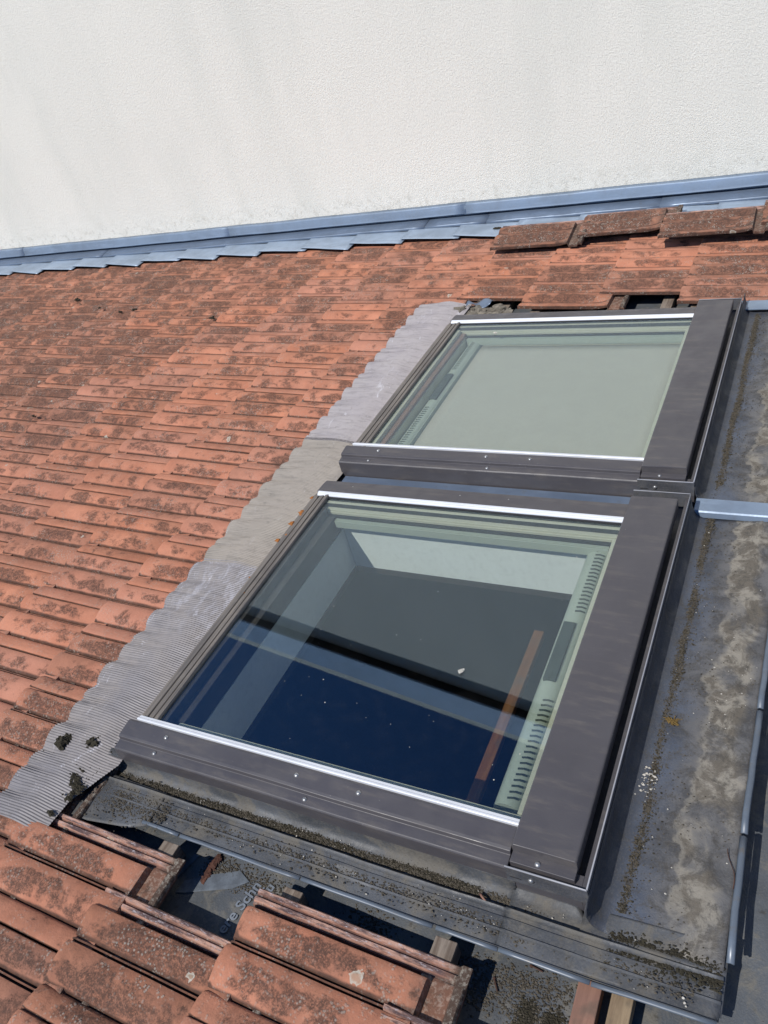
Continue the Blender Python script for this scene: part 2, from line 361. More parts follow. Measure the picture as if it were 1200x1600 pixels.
def build(name, mb, mat, parent=None, base=(0, 0, 0), smooth=False, bevel=0.0, solid=0.0, auto=None, frame=None, fixn=True):
    b = Vector(parent['base'] if parent is not None else base)
    me = bpy.data.meshes.new(name)
    me.from_pydata([(p[0] - b.x, p[1] - b.y, p[2] - b.z) for p in mb.v], [], mb.f)
    if fixn:
        bm = bmesh.new(); bm.from_mesh(me); bmesh.ops.recalc_face_normals(bm, faces=bm.faces); bm.to_mesh(me); bm.free()
    me.materials.append(mat)
    o = bpy.data.objects.new(name, me); COL.objects.link(o)
    if smooth:
        me.polygons.foreach_set('use_smooth', [True] * len(me.polygons))
        if auto: me.set_sharp_from_angle(angle=math.radians(auto))
    if parent is not None: o.parent = parent
    else:
        o.matrix_world = (frame or ROOF) @ Matrix.Translation(b); o['base'] = list(b)
    if solid:
        m = o.modifiers.new('thickness', 'SOLIDIFY'); m.thickness = solid; m.offset = -1
    if bevel:
        m = o.modifiers.new('bevel', 'BEVEL'); m.width = bevel; m.segments = 2; m.limit_method = 'ANGLE'; m.angle_limit = math.radians(35)
    return o
def thing(name, label, cat, base, group=None, rot=None):
    o = bpy.data.objects.new(name, None); COL.objects.link(o); o.empty_display_size = .05
    o.matrix_world = ROOF @ Matrix.Translation(base) @ (rot or Matrix.Identity(4)); o['base'] = list(base)
    o['label'] = label; o['category'] = cat
    if group: o['group'] = group
    return o
def tag(o, label=None, cat=None, group=None, kind=None):
    if label: o['label'] = label
    if cat: o['category'] = cat
    if group: o['group'] = group
    if kind: o['kind'] = kind
    return o
def part_of(o, base):  # give a child thing-like base so that grandchildren can be built
    o['base'] = list(base); return o

rng = random.Random(7)
# ---------------------------------------------------------------- ground far below
g = MB().box(-400, 400, -400, 400, -.3, 0)
tag(build('ground', g, M['ground'], frame=Matrix.Identity(4)), kind='structure')

# ---------------------------------------------------------------- constants of the roof
NU0, NUP, SK = -1.2625, .3363, .0141       # course noses
PE, PO, PW = .156, .2645, .2165            # near edges of even / odd courses, tile width
TT = -.072
def nose(n, v): return NU0 + NUP * n + SK * v
def bound(n, m): return (PE if n % 2 == 0 else PO) + PW * m
D = 1.221                                   # second skylight further along the roof
U0, UH, UHR, UR = -1.452, -.438, -.313, -.289
VN, VF = .683, 1.790                        # near and far side of a frame
VRF = 1.848

# ---------------------------------------------------------------- room below the near skylight
rm = MB()
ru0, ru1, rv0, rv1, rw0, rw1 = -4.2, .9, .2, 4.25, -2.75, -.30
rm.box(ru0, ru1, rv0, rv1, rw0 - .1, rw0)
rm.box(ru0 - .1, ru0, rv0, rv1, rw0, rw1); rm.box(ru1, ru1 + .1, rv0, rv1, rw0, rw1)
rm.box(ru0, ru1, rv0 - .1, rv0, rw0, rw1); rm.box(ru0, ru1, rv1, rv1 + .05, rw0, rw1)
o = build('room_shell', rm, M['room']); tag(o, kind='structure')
su0, su1, sv0, sv1 = -1.335, -.455, .800, 1.665
cl = MB()
cl.box(ru0, su0, rv0, rv1, -.30, -.275); cl.box(su1, ru1, rv0, rv1, -.30, -.275)
cl.box(su0, su1, rv0, sv0, -.30, -.275); cl.box(su0, su1, sv1, rv1, -.30, -.275)
tag(build('ceiling', cl, M['room']), kind='structure')
pl = MB(); pl.box(-.682, -.652, .86, 1.545, -.345, -.32)
tag(build('wooden_lath', pl, M['lath'], base=(-.61, 1.1, -.335), bevel=.002), 'narrow orange-brown wooden lath seen through the near skylight glass', 'lath')

# ---------------------------------------------------------------- roof: underlay, battens, tiles
roof = thing('tiled_roof', 'orange clay tiled roof slope with stripped patches around the two skylights', 'roof', (-2, 2, -.2))
def uw(u, v):
    return -.150 + .004 * nz(u * 7, v * 7) + .0025 * nz(u * 19, v * 19, 3)
ul = MB()
def patch(u0, u1, v0, v1, st=.03):
    nu = max(1, min(140, int((u1 - u0) / st))); nv = max(1, min(140, int((v1 - v0) / st)))
    ul.grid(lambda a, b: (u0 + (u1 - u0) * a, v0 + (v1 - v0) * b, uw(u0 + (u1 - u0) * a, v0 + (v1 - v0) * b)), nu, nv)
patch(-8.2, -1.46, -1.6, 4.3, .2); patch(-1.46, 3.0, -1.6, .70); patch(-.30, 3.0, .70, 4.3)
patch(-1.46, -.30, 1.79, 1.90); patch(-1.46, -.30, 3.03, 4.3)
o = build('underlay', ul, M['under'], roof, smooth=True)
# lettering printed on the membrane
def text_part(txt, size, u, v, ang, name='printed_text'):
    cu = bpy.data.curves.new(name, 'FONT'); cu.body = txt; cu.size = size; cu.offset = .0006
    ob = bpy.data.objects.new('tmp', cu); COL.objects.link(ob)
    bpy.context.view_layer.update()
    me = bpy.data.meshes.new_from_object(ob.evaluated_get(bpy.context.evaluated_depsgraph_get()))
    bpy.data.objects.remove(ob); bpy.data.curves.remove(cu)
    co = [v_.co.copy() for v_ in me.vertices]; fs = [tuple(p.vertices) for p in me.polygons]; bpy.data.meshes.remove(me)
    mb = MB(); ca, sa = math.cos(ang), math.sin(ang)
    vs = []
    for c in co:
        x = u + c.x * ca - c.y * sa; y = v + c.x * sa + c.y * ca; vs.append((x, y, uw(x, y) + .003))
    mb.add(vs, fs); return build(name, mb, M['print'], roof, fixn=False)
text_part('ere Schn', .034, -.992, .430, math.radians(78))
text_part('diffu', .032, -.948, .500, math.radians(78))
ar = MB()
def flat(poly, mb, dz=.003):
    mb.add([(p[0], p[1], uw(*p) + dz) for p in poly], [tuple(range(len(poly)))])
flat([(-1.155, .470), (-1.13, .478), (-1.03, .520), (-1.0, .545), (-1.035, .560), (-1.10, .530), (-1.15, .500)], ar)
build('printed_arrow', ar, M['print_d'], roof, fixn=False)
ar = MB(); flat([(-1.195, .475), (-1.18, .475), (-1.15, .56), (-1.165, .56)], ar); flat([(-1.205, .44), (-1.185, .44), (-1.182, .462), (-1.20, .462)], ar)
build('printed_mark', ar, M['print_d'], roof, fixn=False)
for (u0, u1, v0, v1) in ((-.045, .55, .535, .575), (.02, .06, .575, .80), (.055, .50, .99, 1.02)):
    t_ = MB(); t_.grid(lambda a, b: (u0 + (u1 - u0) * a, v0 + (v1 - v0) * b, uw(u0 + (u1 - u0) * a, v0 + (v1 - v0) * b) + .004), 20, 3)
    build('tape_strip', t_, M['tape'], roof, smooth=True)
# battens along the roof, carrying the tiles
def batten(n, v0, v1, mat='batten', du=.045, wd=.044, w1=-.098, uu=None):
    mb = MB(); k = max(2, int((v1 - v0) / .12))
    for i in range(1):
        a = (nose(n, (v0 + v1) / 2) + du) if uu is None else uu
        pr = [(a, -.140), (a + wd, -.140), (a + wd, w1), (a, w1)]
        mb.prism(pr, v0, v1, 'v', k, .004)
    return build('batten', mb, M[mat], roof, bevel=.002)
for n in range(0, 3): batten(n, -1.3, .552 + rng.uniform(-.01, .012))
for n in range(-17, 0): batten(n, -1.5, .50 if n == -1 else 4.25)
for n in range(-1, 9): batten(n, 3.10, 4.25)
batten(3, -1.3, .578, 'plank_r', uu=-.283, wd=.040, w1=-.108); batten(3, -1.3, .580, 'plank_t', uu=-.226, wd=.036, w1=-.104)
# short counter-batten ends poking out of the dark gap above the far skylight
for (a, b0) in ((-1.345, 3.08), (-1.10, 3.06), (-.62, 3.07)):
    mb = MB(); mb.box(a, a + .045, b0, b0 + .30, -.150, -.118); build('counter_batten', mb, M['batten'], roof, bevel=.002)

# --- tile mesh
W_ = PW
PROF = [(0, .0125), (.0015, .0160), (.004, .0168), (.014, .0165), (.030, .0145), (.044, .0112), (.050, .0070), (.0515, .0022), (.0535, .0015), (.0560, .0082),
        (.066, .0125), (.080, .0165), (.096, .0190), (.112, .0195), (.126, .0180), (.1335, .0155), (.1358, .0060), (.1380, .0055), (.1397, .0108), (.1430, .0108),
        (.1445, .0040), (.1475, .0035), (.1497, .0098), (.158, .0125), (.172, .0165), (.190, .0188), (.204, .0185), (.210, .0165), (.2125, .0128), (.2135, .0010), (.2165, -.0030)]
PROF = [(y_, .0195 + (z_ - .0195) * 1.6) for y_, z_ in PROF]
SHARP = {0: 1, .0015: .35, .0515: 1, .0535: 1, .0560: .75, .050: .4, .1335: .3, .1358: 1, .1380: 1, .1397: .7, .1430: .6, .1445: 1, .1475: 1, .1497: .9, .158: .35, .2135: 1, .2165: 1}
# grime: heaviest on the near flank of each wave and in the double groove
def grime(y):
    return SHARP.get(y, 0)
def flank(y):
    return min(1, sum(a * math.exp(-((y - c) / s_) ** 2) for c, s_, a in ((.075, .020, .9), (.170, .018, .9), (.028, .012, .35), (.105, .015, .5), (.195, .012, .5))))
def tile_mesh(seed):
    xs = [0, .002, .006, .014, .04, .10, .16, .22, .28, .33, .362, .380, .388, .394, .400, .408, .440, .446, .450, .460, .464]
    ys = [p[0] for p in PROF] + [.222, .2255, .229, .2355, .238, .2415, .2445, .251, .2545]
    bar = {.222: -.004, .2255: -.003, .229: .0015, .2355: .0022, .238: -.003, .2415: -.003, .2445: .0030, .251: .0036, .2545: -.002}
    vs, mk, mk2 = [], [], []
    for x in xs:
        for j, y in enumerate(ys):
            body = j < len(PROF)
            nn = .0011 * nz(x * 14 + seed * 9, y * 14, seed) + .0005 * nz(x * 60 + seed * 3, y * 60, seed)
            if body:
                z = PROF[j][1]
                fade = 1.0
                if x > .33:                       # waves close with a rounded end before the head
                    t = min(1, (x - .33) / .062); dep = .0175
                    z = z + (dep - z) * (t * t) * (1 if y < .207 else 0)
                if x < .006: z -= (.006 - x) * .7
                if x >= .400: z = .000
                if x >= .440 and x < .446: z = .000
                if x >= .446: z = .0115
                if x >= .464: z = .006
                hm = (1.0 if x >= .446 else .7) if x >= .400 else max(0, (x - .37) / .03) * .5
                mk2.append((flank(y) * min(1, max(0, (x - .01) / .05)) * (1 - max(0, min(1, (x - .25) / .1)) * .6), 0, 0, 1))
                mk.append((grime(y) * (1 if x < .4 else .3) + (.35 if x < .01 else 0), 0, min(1, hm), 1)); z += nn
            else:
                z = bar[y] * (1 if .0 <= x <= .445 else .6)
                if x >= .446: z = .008
                mk2.append((0, 0, 0, 1)); mk.append((.7 if z < 0 else .0, 1 if z > 0 and x < .44 else .25, 1 if x >= .43 else 0, 1)); z += nn * .5
            # worn, uneven nose and edges
            xx = x + (.0016 * nz(y * 45 + seed, seed) if x < .01 else 0)
            yy = y + (.0008 * nz(x * 30 + seed, 5 + seed))
            vs.append((xx, yy, z))
    nx, ny = len(xs), len(ys); fs = []
    for i in range(nx - 1):
        for j in range(ny - 1): a = i * ny + j; fs.append((a, a + ny, a + ny + 1, a + 1))
    o = len(vs)
    for i in range(nx):
        for j in range(ny):
            p = vs[i * ny + j]; th = .0115 if j < len(PROF) else .007
            if j < len(PROF) and xs[i] < .4 and ys[j] < .034: th = .0095
            vs.append((p[0], p[1], p[2] - th)); mk.append((1, 0, .0, 1)); mk2.append((.3, 0, 0, 1))
    for i in range(nx - 1):
        for j in range(ny - 1): a = o + i * ny + j; fs.append((a, a + 1, a + ny + 1, a + ny))
    for i in range(nx - 1):
        a = i * ny; fs.append((a, a + o, a + o + ny, a + ny)); a = i * ny + ny - 1; fs.append((a, a + ny, a + o + ny, a + o))
    for j in range(ny - 1):
        fs.append((j, j + 1, j + 1 + o, j + o)); a = (nx - 1) * ny + j; fs.append((a, a + o, a + o + 1, a + 1))
    me = bpy.data.meshes.new('roof_tile'); me.from_pydata(vs, [], fs)
    bm = bmesh.new(); bm.from_mesh(me); bmesh.ops.recalc_face_normals(bm, faces=bm.faces); bm.to_mesh(me); bm.free()
    me.polygons.foreach_set('use_smooth', [True] * len(me.polygons)); me.set_sharp_from_angle(angle=math.radians(38))
    at = me.color_attributes.new('msk', 'FLOAT_COLOR', 'POINT')
    for i, c in enumerate(mk): at.data[i].color = c
    at = me.color_attributes.new('msk2', 'FLOAT_COLOR', 'POINT')
    for i, c in enumerate(mk2): at.data[i].color = c
    me.materials.append(M['clay']); return me
TILES = [tile_mesh(s) for s in range(5)]
rb = Vector(roof['base'])
Rm = np.array(R)
def inview(u, v, w=0, mg=.18):
    p = Rm @ np.array([u, v, w - 1.42])
    if p[2] < .05: return False
    x = p[0] / p[2] * 1252.3 / 1200; y = p[1] / p[2] * 1252.3 / 1600
    return abs(x) < .5 + mg and abs(y) < .5 + mg
def tile_at(n, v0, du=0, dw=0):
    u = nose(n, v0)
    o = bpy.data.objects.new('roof_tile', TILES[rng.randrange(5)]); COL.objects.link(o); o.parent = roof
    tilt = math.atan2(.0135, NUP)
    o.matrix_local = (Matrix.Translation((u - rb.x + rng.uniform(-.004, .004) + du, v0 - rb.y + rng.uniform(-.0015, .0015), TT - .004 - rb.z + rng.uniform(-.0012, .0012) + dw))
                      @ Matrix.Rotation(tilt + rng.uniform(-.003, .003), 4, 'Y') @ Matrix.Rotation(rng.uniform(-.004, .004), 4, 'Z') @ Matrix.Rotation(rng.uniform(-.004, .004), 4, 'X'))
    uc = u + .17; vc = v0 + .1
    age = .04 + .36 * min(1, max(0, (-1.75 - uc) / 2.2)) + .20 * min(1, max(0, (vc - 1.2) / 2.0)) + rng.uniform(-.15, .24)
    if uc > -1.7 and vc > 3: age = .12 + .30 * (vc < 3.6) + rng.uniform(-.10, .18)
    if uc > -1.8 and vc < 1: age = .42 + rng.uniform(-.2, .2)
    o['age'] = max(0.0, min(1.0, age)); o['band'] = (rng.uniform(.55, 1.0) if (uc > -1.95 and vc < 1) else rng.uniform(.45, .9) if vc > 3 and uc > -1.7 else rng.uniform(0, .45))
    return o
cnt = 0; missing = []
for n in range(-16, 9):
    for m in range(-9, 19):
        v0 = bound(n, m)
        if v0 + W_ > 4.33 or v0 < -1.2: continue
        if n >= -1:
            ok = v0 < .30 or v0 > 3.15
            if v0 < .30 and n >= 3: ok = False
            if not ok: continue
        if v0 > 3 and n > 4: continue
        u = nose(n, v0)
        if not any(inview(u + a, v0 + b, -.07, .10) for a in (0, .33) for b in (0, .2)): continue
        tile_at(n, v0); cnt += 1
print('tiles', cnt)

# loose tiles laid on top of the roof below the wall
def loose(u, v, w, rx, ry, rz, label, k):
    rot = Matrix.Rotation(rz, 4, 'Z') @ Matrix.Rotation(ry, 4, 'Y') @ Matrix.Rotation(rx, 4, 'X')
    o = bpy.data.objects.new('loose_roof_tile', TILES[k]); COL.objects.link(o)
    o.matrix_world = ROOF @ Matrix.Translation((u, v, w)) @ rot
    tag(o, label, 'roof tile', 'loose tiles laid on the roof by the wall'); o['age'] = .85; o['band'] = .8; return o
loose(-1.545, 3.78, -.030, .10, .02, .035, 'loose dark clay tile, leftmost of those lying against the wall flashing', 0)
loose(-1.120, 3.86, -.028, .06, .0, .03, 'loose reddish clay tile tilted between two darker loose tiles', 1)
loose(-.715, 3.735, -.012, .07, .01, .02, 'long dark brown loose tile with grey mossy end beside the reddish loose one', 2)
loose(-.290, 3.80, -.010, .06, .0, .02, 'loose tile cut off by the right edge of the photo near the wall', 3)

# ---------------------------------------------------------------- skylights
def screw(par, u, v, w, r=.0062):
    mb = MB().dome(u, v, w, r, .0045); return build('screw', mb, M['steel'], par, smooth=True, auto=50)
def skylight(dv, label, far):
    def V(x): return x + dv
    s = thing('skylight', label, 'skylight', (-.9, 1.23 + dv, -.09), 'pair of roof windows')
    # near side cladding
    cw = [(VN, -.094), (VN, -.024), (VN + .003, -.020), (VN + .026, -.0175), (VN + .0275, -.0075), (VN + .034, -.0055), (.7555, -.0012), (.7580, -.0045), (.7615, -.0045), (.7615, -.094)]
    mb = MB().prism([(V(a), b) for a, b in cw], U0 - .003, UH - .002, 'u', 14, .0016)
    build('side_cladding', mb, M['clad'], s, bevel=.0012)
    mb = MB().prism([(V(.7620), -.05), (V(.7620), .0005), (V(.7635), .0020), (V(.7680), .0016), (V(.7685), -.0010), (V(.7765), -.0022), (V(.778), -.007), (V(.778), -.05)], -1.432, UH + .006, 'u')
    build('trim_strip', mb, M['trim'], s, bevel=.0006)
    # far side
    cw = [(1.7135, -.094), (1.7135, -.0045), (1.716, -.0022), (1.760, -.0045), (1.779, -.0075), (1.781, -.014), (VF - .004, -.016), (VF, -.020), (VF, -.094)]
    mb = MB().prism([(V(a), b) for a, b in cw], -1.43, UH - .002, 'u', 14, .0016)
    build('side_cladding', mb, M['clad'], s, bevel=.0012)
    mb = MB().prism([(V(1.6985), -.05), (V(1.6985), -.007), (V(1.7005), -.0035), (V(1.7060), -.0020), (V(1.7065), -.0002), (V(1.7125), .0002), (V(1.713), -.05)], -1.422, UH + .006, 'u')
    build('trim_strip', mb, M['trim'], s, bevel=.0006)
    mb = MB().box(-1.42, UH + .004, V(1.6902), V(1.6980), -.05, -.0095); build('gasket', mb, M['rubber'], s)
    # bottom cladding (down-slope side) with grooves
    cw = [(-1.452, -.085), (-1.450, -.040), (-1.447, -.020), (-1.438, -.0165), (-1.436, -.0125), (-1.420, -.0105), (-1.418, -.0145), (-1.414, -.0145), (-1.412, -.009),
          (-1.398, -.0065), (-1.396, -.0105), (-1.3925, -.0105), (-1.391, -.0045), (-1.380, -.0035), (-1.3775, -.009), (-1.3775, -.085)]
    mb = MB().prism(cw, V(.7570), V(1.7130), 'v', 14, .0016)
    build('bottom_cladding', mb, M['clad_old'], s, bevel=.0008)
    # hood over the top of the window
    hN, hF = .716, 1.794
    mb = MB().prism([(UH, -.020), (UH, .0075), (UH + .003, .0112), (UH + .06, .0128), (UHR - .003, .0125), (UHR, .0095), (UHR, -.022), (UHR - .004, -.022), (UHR - .004, -.012), (UH + .004, -.012), (UH + .004, -.020)], V(hN), V(hF), 'v', 10, .0012)
    build('hood', mb, M['clad'], s, bevel=.0015)
    mb = MB().prism([(UH + .001, -.0235), (UH + .001, -.0105), (UHR - .001, -.0105), (UHR - .001, -.0235)], V(hN - .022), V(hN + .02), 'v')
    build('hood_lip', mb, M['clad'], s, bevel=.001)
    # tray the hood sits in: floor and raised thin edges
    mb = MB().box(UHR + .0115, UR - .0005, V(VN + .0005), V(VRF - .0005), -.094, -.0245); mb.box(UH + .0015, UHR + .011, V(VN + .0005), V(VN + .031), -.094, -.0245); mb.box(UH + .0015, UHR + .011, V(VN + .0315), V(VRF - .0005), -.094, -.060)
    build('top_tray', mb, M['clad'], s)
    mb = MB(); q = .0022
    mb.box(UR - q, UR, V(VN), V(VRF), -.060, -.0125); mb.box(UH - .006, UR - q, V(VN), V(VN + q), -.060, -.0150)
    mb.box(UH - .004, UR - q, V(VRF - q), V(VRF), -.060, -.0105)
    build('tray_upstand', mb, M['lead'], s)
    mb = MB().tube([(UH - .006, V(VN + .0012), -.0146), (UR - .001, V(VN + .0012), -.0142), (UR - .0011, V(VN + .003), -.0122), (UR - .0011, V(VRF - .003), -.0122), (UR - .001, V(VRF - .001), -.010), (UH - .004, V(VRF - .001), -.010)], .0018, 6)
    build('upstand_edge', mb, M['edge'], s, smooth=True)
    # sash under the glass
    sx0, sx1, sy0, sy1 = -1.3770, -.437, .7785, 1.6895
    for nm, bx in (('sash', [(sx0, sx1, sy1 - .013, sy1, -.075, -.0175), (sx0, sx1, sy1 - .030, sy1 - .0135, -.075, -.030), (sx0, sx1, sy1 - .034, sy1 - .0305, -.075, -.036)]),
                   ('sash', [(sx0, sx0 + .013, sy0, sy1 - .036, -.075, -.0175), (sx0, sx0 + .040, sy0, sy1 - .036, -.110, -.045)]),
                   ('sash', [(sx0 + .041, sx1, sy0, sy0 + .022, -.110, -.03)]),
                   ('sash', [(sx1 - .022, sx1, sy0 + .024, sy1 - .036, -.110, -.03)])):
        mb = MB()
        for b in bx: mb.box(b[0], b[1], V(b[2]), V(b[3]), b[4], b[5])
        build('sash', mb, M['sash_shade'] if bx[0][1] < -1.3 and not far else M['sash'], s, bevel=.0015)  # near window's left sash member coloured dark for the shade on it
    mb = MB().box(sx0 + .001, sx1, V(sy1 - .0175), V(sy1 - .0140), -.04, -.0172); mb.box(sx0 + .001, sx1, V(sy1 - .046), V(sy1 - .0355), -.060, -.044)
    build('gasket', mb, M['rubber'], s)
    for zz in (.047, .053, .060):
        mb = MB().box(sx0 + .045, sx1 - .03, V(sy1 - zz - .003), V(sy1 - zz), -.075, -.050); build('blind_rail', mb, M['vent'], s)
    # glass
    mb = MB().box(-1.3765, UH + .004, V(.7782), V(1.6898), -.0165, -.0115)
    build('glass_pane', mb, M['glass'], s)
    # ventilation bar
    if not far: uc, uo = -.498, 1
    else: uc, uo = -1.300, -1
    a0, a1 = V(.832), V(1.672); r = .030
    prof = [(uc + r * math.cos(t), -.088 + r * .95 * math.sin(t)) for t in [math.pi * i / 10 for i in range(11)]] 
    mb = MB().prism(prof + [(uc - r, -.10), (uc + r, -.10)], a0, a1, 'v', 6)
    vb = part_of(build('vent_bar', mb, M['vent'], s, smooth=True, auto=40), s['base'])
    mb = MB().prism([(uc - .017, -.066), (uc + .013, -.066), (uc + .013, -.0545), (uc - .017, -.0545)], V(1.165), V(1.355), 'v')
    build('handle_plate', mb, M['slot'], vb, bevel=.002)
    mb = MB()
    for (b0, b1) in ((.850, 1.110), (1.400, 1.660)):
        k = 19
        for i in range(k):
            mb = MB()
            y = V(b0 + (b1 - b0) * i / (k - 1)); ux = uc + .004 * uo + .008
            pts = [(ux - .012, y - .0035, -.0580), (ux, y, -.0592), (ux + .010, y + .0035, -.0665)]
            mb.tube([(p[0], p[1], p[2] - .0005) for p in pts], .0024, 5)
            build('vent_slot', mb, M['slot'], vb)
    if far:
        mb = MB().grid(lambda a, b: (-1.268 + (.815) * a, V(.83) + .80 * b, -.082 + .0015 * math.sin(b * 3) + .001 * nz(a * 4, b * 4)), 16, 16)
        build('roller_blind', mb, M['blind'], s, smooth=True, solid=.001)
        mb = MB().box(-1.265, -.46, V(1.6295), V(1.641), -.085, -.070); mb.box(-1.265, -.46, V(1.644), V(1.655), -.082, -.066); build('blind_cassette', mb, M['sash'], s, bevel=.002)
        mb = MB().box(-1.2785, -1.2745, V(.82), V(1.64), -.083, -.070); build('blind_guide', mb, M['vent'], s)
        mb = MB().box(sx0 + .0135, sx0 + .036, V(sy0 + .001), V(sy1 - .037), -.0445, -.034); build('sash_seal', mb, M['plank_r'], s)
    # room side lining boards of the reveal
    for nm, (a, b, c, d) in dict(near=(su0 - .0015, su1 + .0015, sv0 - .012, sv0), far=(su0 - .0015, su1 + .0015, sv1, sv1 + .012), left=(su0 - .012, su0 - .002, sv0, sv1), right=(su1 + .002, su1 + .012, sv0, sv1)).items():
        mb = MB().box(a, b, V(c), V(d), -.274, -.112 if nm != 'far' else -.0765); build('reveal_board', mb, M['plaster'], s)
    return s
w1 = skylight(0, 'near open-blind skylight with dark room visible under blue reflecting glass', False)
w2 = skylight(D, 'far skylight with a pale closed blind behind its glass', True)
for (u, v, w) in ((-1.318, .738, -.004), (-1.333, .699, -.0195), (-.939, .738, -.004), (-.900, .698, -.0195), (-.782, .738, -.004), (-1.314, 1.752, -.008), (-.937, 1.752, -.008), (-.782, 1.752, -.008)): screw(w1, u, v, w)
for (u, v, w) in ((-1.318, .738, -.004), (-1.342, .699, -.0195), (-.925, .738, -.004), (-.91, .698, -.0195), (-.779, .738, -.004)): screw(w2, u, v + D, w)
def side_screw(par, u, v, w):
    mb = MB().dome(0, 0, 0, .006, .0045); mb.v = [(u + x, v - z, w + y) for x, y, z in mb.v]
    build('screw', mb, M['steel'], par, smooth=True, auto=50)
for par, dv in ((w1, 0), (w2, D)):
    screw(par, -.385, .704 + dv, -.0115); side_screw(par, -.395, VN + dv - .0006, -.038)
    mb = MB().box(-.437, -.415, VN + dv - .0006, VN + dv + .001, -.046, -.044); build('slot_cut', mb, M['rubber'], par)
# lichen freckles on the aged bottom cladding and bits of dirt on the glass
mb = MB()
for (u, v, r) in ((-1.440, 1.69, .007), (-1.437, 1.615, .010), (-1.432, 1.60, .005), (-1.441, 1.555, .010), (-1.428, 1.50, .004), (-1.443, 1.47, .008), (-1.421, 1.24, .004), (-1.405, 1.10, .003), (-1.44, 1.30, .003)):
    mb.lump(u, v, -.0125, r, u * 77 + v, .25, .9)
tag(build('lichen_spots', mb, M['orange'], w1, smooth=True), kind='stuff')
mb = MB()
for i in range(46):
    mb.lump(rng.uniform(-1.34, -.47), rng.uniform(.8, 1.66), -.0115, rng.choice((.0007, .0009, .0014)), i, .5, .6)
mb.lump(-.693, 1.105, -.0112, .0052, 3, .35, 1.2); mb.lump(-.687, 1.113, -.0112, .003, 8, .35, 1.2)
tag(build('glass_specks', mb, M['grit_l'], w1), kind='stuff')
mb = MB()
for i in range(14):
    mb.lump(rng.uniform(-1.30, -.47), rng.uniform(.8, 1.66) + D, -.0115, rng.choice((.0008, .0012)), i, .5, .6)
mb.lump(-1.19, 2.83, -.0112, .007, 5, .3, 1.2)
tag(build('glass_specks', mb, M['grit_l'], w2), kind='stuff')

# ---------------------------------------------------------------- flashings
fl = thing('skylight_flashing', 'grey lead and pleated flashing collar sealing the two skylights to the tiles', 'flashing', (-.9, 1.2, -.1))
def prof_w(prof, x):
    for (a, b), (c, d) in zip(prof, prof[1:]):
        if a <= x <= c: return b + (d - b) * (x - a) / (c - a)
    return prof[0][1] if x < prof[0][0] else prof[-1][1]
# pleated aprons draped on the tiles below the frames
def tile_z(v):
    y = (v - bound(-2, 0)) % W_
    # smoothed tile profile
    z = 0
    for k, wgt in ((-.012, .2), (-.005, .3), (0, .2), (.005, .2), (.012, .1)): z += wgt * prof_w(PROF, (y + k) % W_)
    return z
def apron(v0, v1, mat, near_taper=False):
    nv = int((v1 - v0) / .00125); nu = 16
    def fn(a, b):
        v = v0 + (v1 - v0) * b
        ue = -1.706 + .010 * nz(v * 6, 3) + .005 * nz(v * 22, 9) - .35 * (tile_z(v) - .01)
        us = -1.449
        if near_taper and v < .665: us = -1.449 - .06 * min(1, (.665 - v) / .12)
        u = us + (ue - us) * a
        t = max(0, min(1, (a - .05) / .45)); t = t * t * (3 - 2 * t)
        d_ = max(0, min(1, (a - .30) / .70)); d_ = d_ * d_ * (3 - 2 * d_)
        w = -.066 * (1 - t) + t * (TT + .0235) - d_ * (.0192 - tile_z(v)) * .85
        w += .003 * nz(u * 8, v * 8) * (1 - a * .6) + .0018 * nz(u * 25, v * 25, 4)
        amp = ((.00145 if v0 < 1.3 else .0020) if a > .12 else .0008 + .004 * a) * (.75 + .6 * abs(nz(u * 9, v * 9, 8)))
        w += amp * math.sin(2 * math.pi * (v + .004 * nz(u * 7, v * 5, 2)) / .0068)
        return (u, v, w)
    mb = MB().grid(fn, nu, nv)
    return build('pleated_apron', mb, M[mat], fl, smooth=True, fixn=False)
apron(.455, 1.395, 'apron', True)
apron(1.385, 2.085, 'apron_tan'); apron(2.07, 3.235, 'apron_far')

# side gutter of the near skylight: folded sheet steel running up the slope
def side_sheet(u0, u1, off, seed, mat='side'):
    P = [(.7000, -.060), (.6835, -.062), (.6815, -.084), (.676, -.0925), (.664, -.0965), (.6465, -.0985), (.6440, -.0985), (.6415, -.0850), (.6385, -.0815), (.6350, -.0830),
         (.6335, -.0915), (.6250, -.0925), (.6235, -.0890), (.6205, -.0890), (.6190, -.0925), (.6040, -.0935), (.6020, -.0895), (.5990, -.0900), (.5975, -.0945), (.5830, -.0950), (.5715, -.0955), (.5700, -.0900)]
    n = max(2, int((u1 - u0) / .015))
    def fn(a, j):
        u = u0 + (u1 - u0) * a; v, w = P[int(round(j * (len(P) - 1)))]
        k = 0 if v > .68 else min(1, (.68 - v) / .02)
        w += k * (.0022 * nz(u * 6 + seed, v * 9) + .0012 * nz(u * 21, v * 30, seed)) + off * k
        v += k * .0022 * nz(u * 5, v * 3, 3 + seed)
        if u0 > -.44 and v > .680: w = min(w, -.084)
        if u > -.306 and v > .660: w = -.0925 - .002 * (v - .66) / .04; v = .66 + (v - .66) * .4
        if u > -.26 and v < .6835:                     # sheet end dives around the corner of the frame
            t = (u + .26) / .20; v += .006 * t; w -= .006 * t * k
        return (u, v, w)
    mb = MB().grid(fn, n, len(P) - 1)
    return build('side_gutter_sheet', mb, M[mat], fl, smooth=True, auto=60, fixn=False, solid=.0008)
side_sheet(-1.500, -.430, 0, 1); side_sheet(-.436, -.058, .0022, 5)
